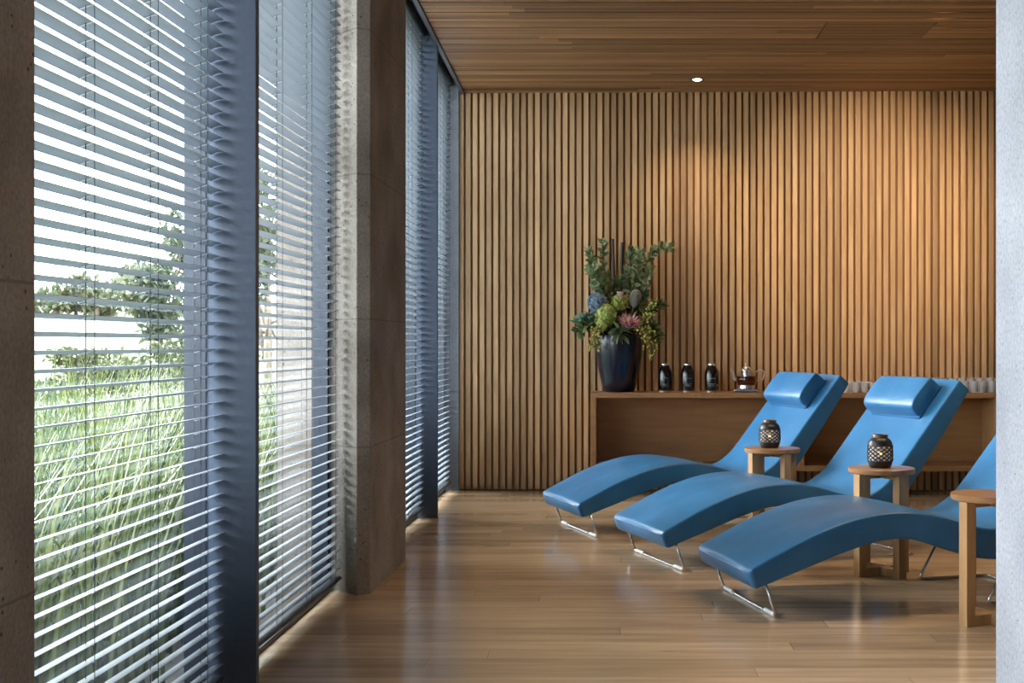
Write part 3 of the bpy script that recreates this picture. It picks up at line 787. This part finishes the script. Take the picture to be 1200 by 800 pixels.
def blade(x,y,L,w,lean,az,tone):
    z0=gh(x,y); d=Vector((math.cos(az),math.sin(az),0)); sd=Vector((-d.y,d.x,0)); n=5; vs=[];c=Vector((x,y,z0)); a=0.08
    for i in range(n+1):
        t=i/n; ww=w*(1-t**1.6)+.0006
        vs+= [c+sd*ww*.5,c-sd*ww*.5]
        a=.06+lean*t**1.3
        c=c+(d*math.sin(a)+Vector((0,0,1))*math.cos(a))*(L/n)
    for v in vs:
        if v.x>-1.47: return
        if v.x>-1.68 and (1.2<v.y<2.55 or 5.85<v.y<6.95 or v.y>9.9): return
    b.add(vs,[(2*i,2*i+1,2*i+3,2*i+2) for i in range(n)],tone)
cnt=0
while cnt<760:
    y=random.uniform(1.6,14)
    if cnt<450: y=random.uniform(1.6,8.5); x=-random.uniform(1.6,3.2)
    else: x=-random.uniform(.12,.95)*y
    if x>-1.6 or x<-8.5: continue
    hgt=random.uniform(.85,1.25); tn=random.uniform(.1,.9); cnt+=1
    for k in range(22):
        r_=random.uniform(0,.20); a=random.uniform(0,6.28)
        blade(x+r_*math.cos(a),y+r_*math.sin(a),hgt*random.uniform(.6,1.15),random.uniform(.009,.022),random.choice((.35,.6,.9,1.3,1.8))*random.uniform(.7,1.2),a+random.uniform(-.8,.8),min(1,max(0,tn+random.uniform(-.4,.4))))
tag(b.build('tall_grass',GR,smooth=True,recalc=False),'tall strappy green grass growing outside the windows','grass',None,'stuff')
def crown(name,c,rad,n,size,mat,label,cat,trunk=None,grp=None,blobs=9):
    c=Vector(c); o=empty(name,(c.x,c.y,gh(c.x,c.y)),label=label,cat=cat,group=grp); z0=gh(c.x,c.y)
    bb=MB(); bl=[(Vector((random.uniform(-.75,.75)*rad[0],random.uniform(-.75,.75)*rad[1],random.uniform(-.7,.75)*rad[2])),random.uniform(.28,.5)) for _ in range(blobs)]
    loc=Vector((0,0,c.z-z0))
    for i in range(n):
        q,k=random.choice(bl); d=rv().normalized()
        p=loc+q+Vector((d.x*rad[0],d.y*rad[1],d.z*rad[2]))*k*random.uniform(.55,1)
        bb.leaf(p,rv(),rv(),size*random.uniform(.6,1.3),size*.5,.15,rows=2)
    bb.build('foliage',mat,o,smooth=True,recalc=False)
    if trunk:
        t=MB(); t.tube([(0,0,-.1),(trunk*.5,0,loc.z*.4),(0,0,loc.z)],[trunk*1.3,trunk,trunk*.6],8)
        for q,k in bl: t.tube([(0,0,loc.z*random.uniform(.35,.8)),loc*.6+q*.45,loc+q],[trunk*.5,trunk*.3,trunk*.1],5)
        t.build('trunk',M['bark'],o,smooth=True)
    return o
LT=leafmat('tree_leaf',[(.04,.06,.03),(.065,.085,.045),(.10,.115,.07)],.3)
LB=leafmat('bush_leaf',[(.022,.04,.012),(.045,.065,.02),(.08,.085,.04)],.3)
def at(px,py,y): return ((px-PX)/FO*y,y,CAMH-(py-PY)*y/FO)
crown('tree',at(192,330,24),(1.05,1.0,1.25),2600,.16,LT,'open-branched tree seen through the right of the nearest blind','tree',.07)
crown('bush',at(150,436,17),(1.25,.9,.38),3400,.085,LB,'low rounded bush outside the nearest blind','bush',.03)
crown('bush',at(232,424,22),(1.0,.8,.6),2200,.085,LB,'darker taller bush outside, by the first blue fin','bush',.03)
for i,(px,py,y_,rx,rz) in enumerate(((66,358,92,2.0,1.4),(112,350,92,1.7,1.9),(158,360,118,2.2,1.6))):
    crown('tree',at(px,py,y_),(rx,2,rz),700,.6,LT,['distant tree at the left end of the field, near the pillar','distant taller tree in the middle of the field edge','distant tree behind the open-branched tree'][i],'tree',.2,'distant trees along the field')
crown('tree',at(312,290,17),(.7,.8,1.5),2200,.13,LT,'leafy tree seen through the second blind beside the fin','tree',.06)
crown('tree',at(478,60,22),(1.6,1.6,2.0),2200,.2,LT,'tree seen through the third blind','tree',.1)
crown('tree',at(520,110,26),(1.4,1.6,1.2),1500,.2,LT,'tree seen through the farthest blind','tree',.1)

# ------------------------------------------------------------------ sky, camera, look
SUN=26.0
w=bpy.data.worlds.new('overcast_sky'); sc.world=w; w.use_nodes=True
bg=w.node_tree.nodes['Background']; bg.inputs['Color'].default_value=(.86,.93,1.0,1); bg.inputs['Strength'].default_value=12
sl=bpy.data.lights.new('veiled_sun','SUN'); sl.energy=SUN; sl.angle=R(32); sl.color=(1.0,.97,.93)
so_=bpy.data.objects.new('veiled_sun',sl); COL.objects.link(so_); so_.rotation_euler=Vector((.86,-.34,-.42)).to_track_quat('-Z','Y').to_euler(); so_.location=(-20,8,10)
cam=bpy.data.cameras.new('camera'); co=bpy.data.objects.new('camera',cam); COL.objects.link(co)
co.location=(0,0,CAMH); co.rotation_euler=(R(90),0,0)
cam.sensor_width=36; cam.lens=FO*36/1200; cam.shift_x=-(PX-600)/1200; cam.shift_y=(PY-400)/1200
cam.clip_start=.05; cam.clip_end=500
sc.camera=co
vs=sc.view_settings; vs.view_transform='Standard'; vs.look='None'; vs.gamma=1; vs.use_curve_mapping=False; vs.exposure=0.28
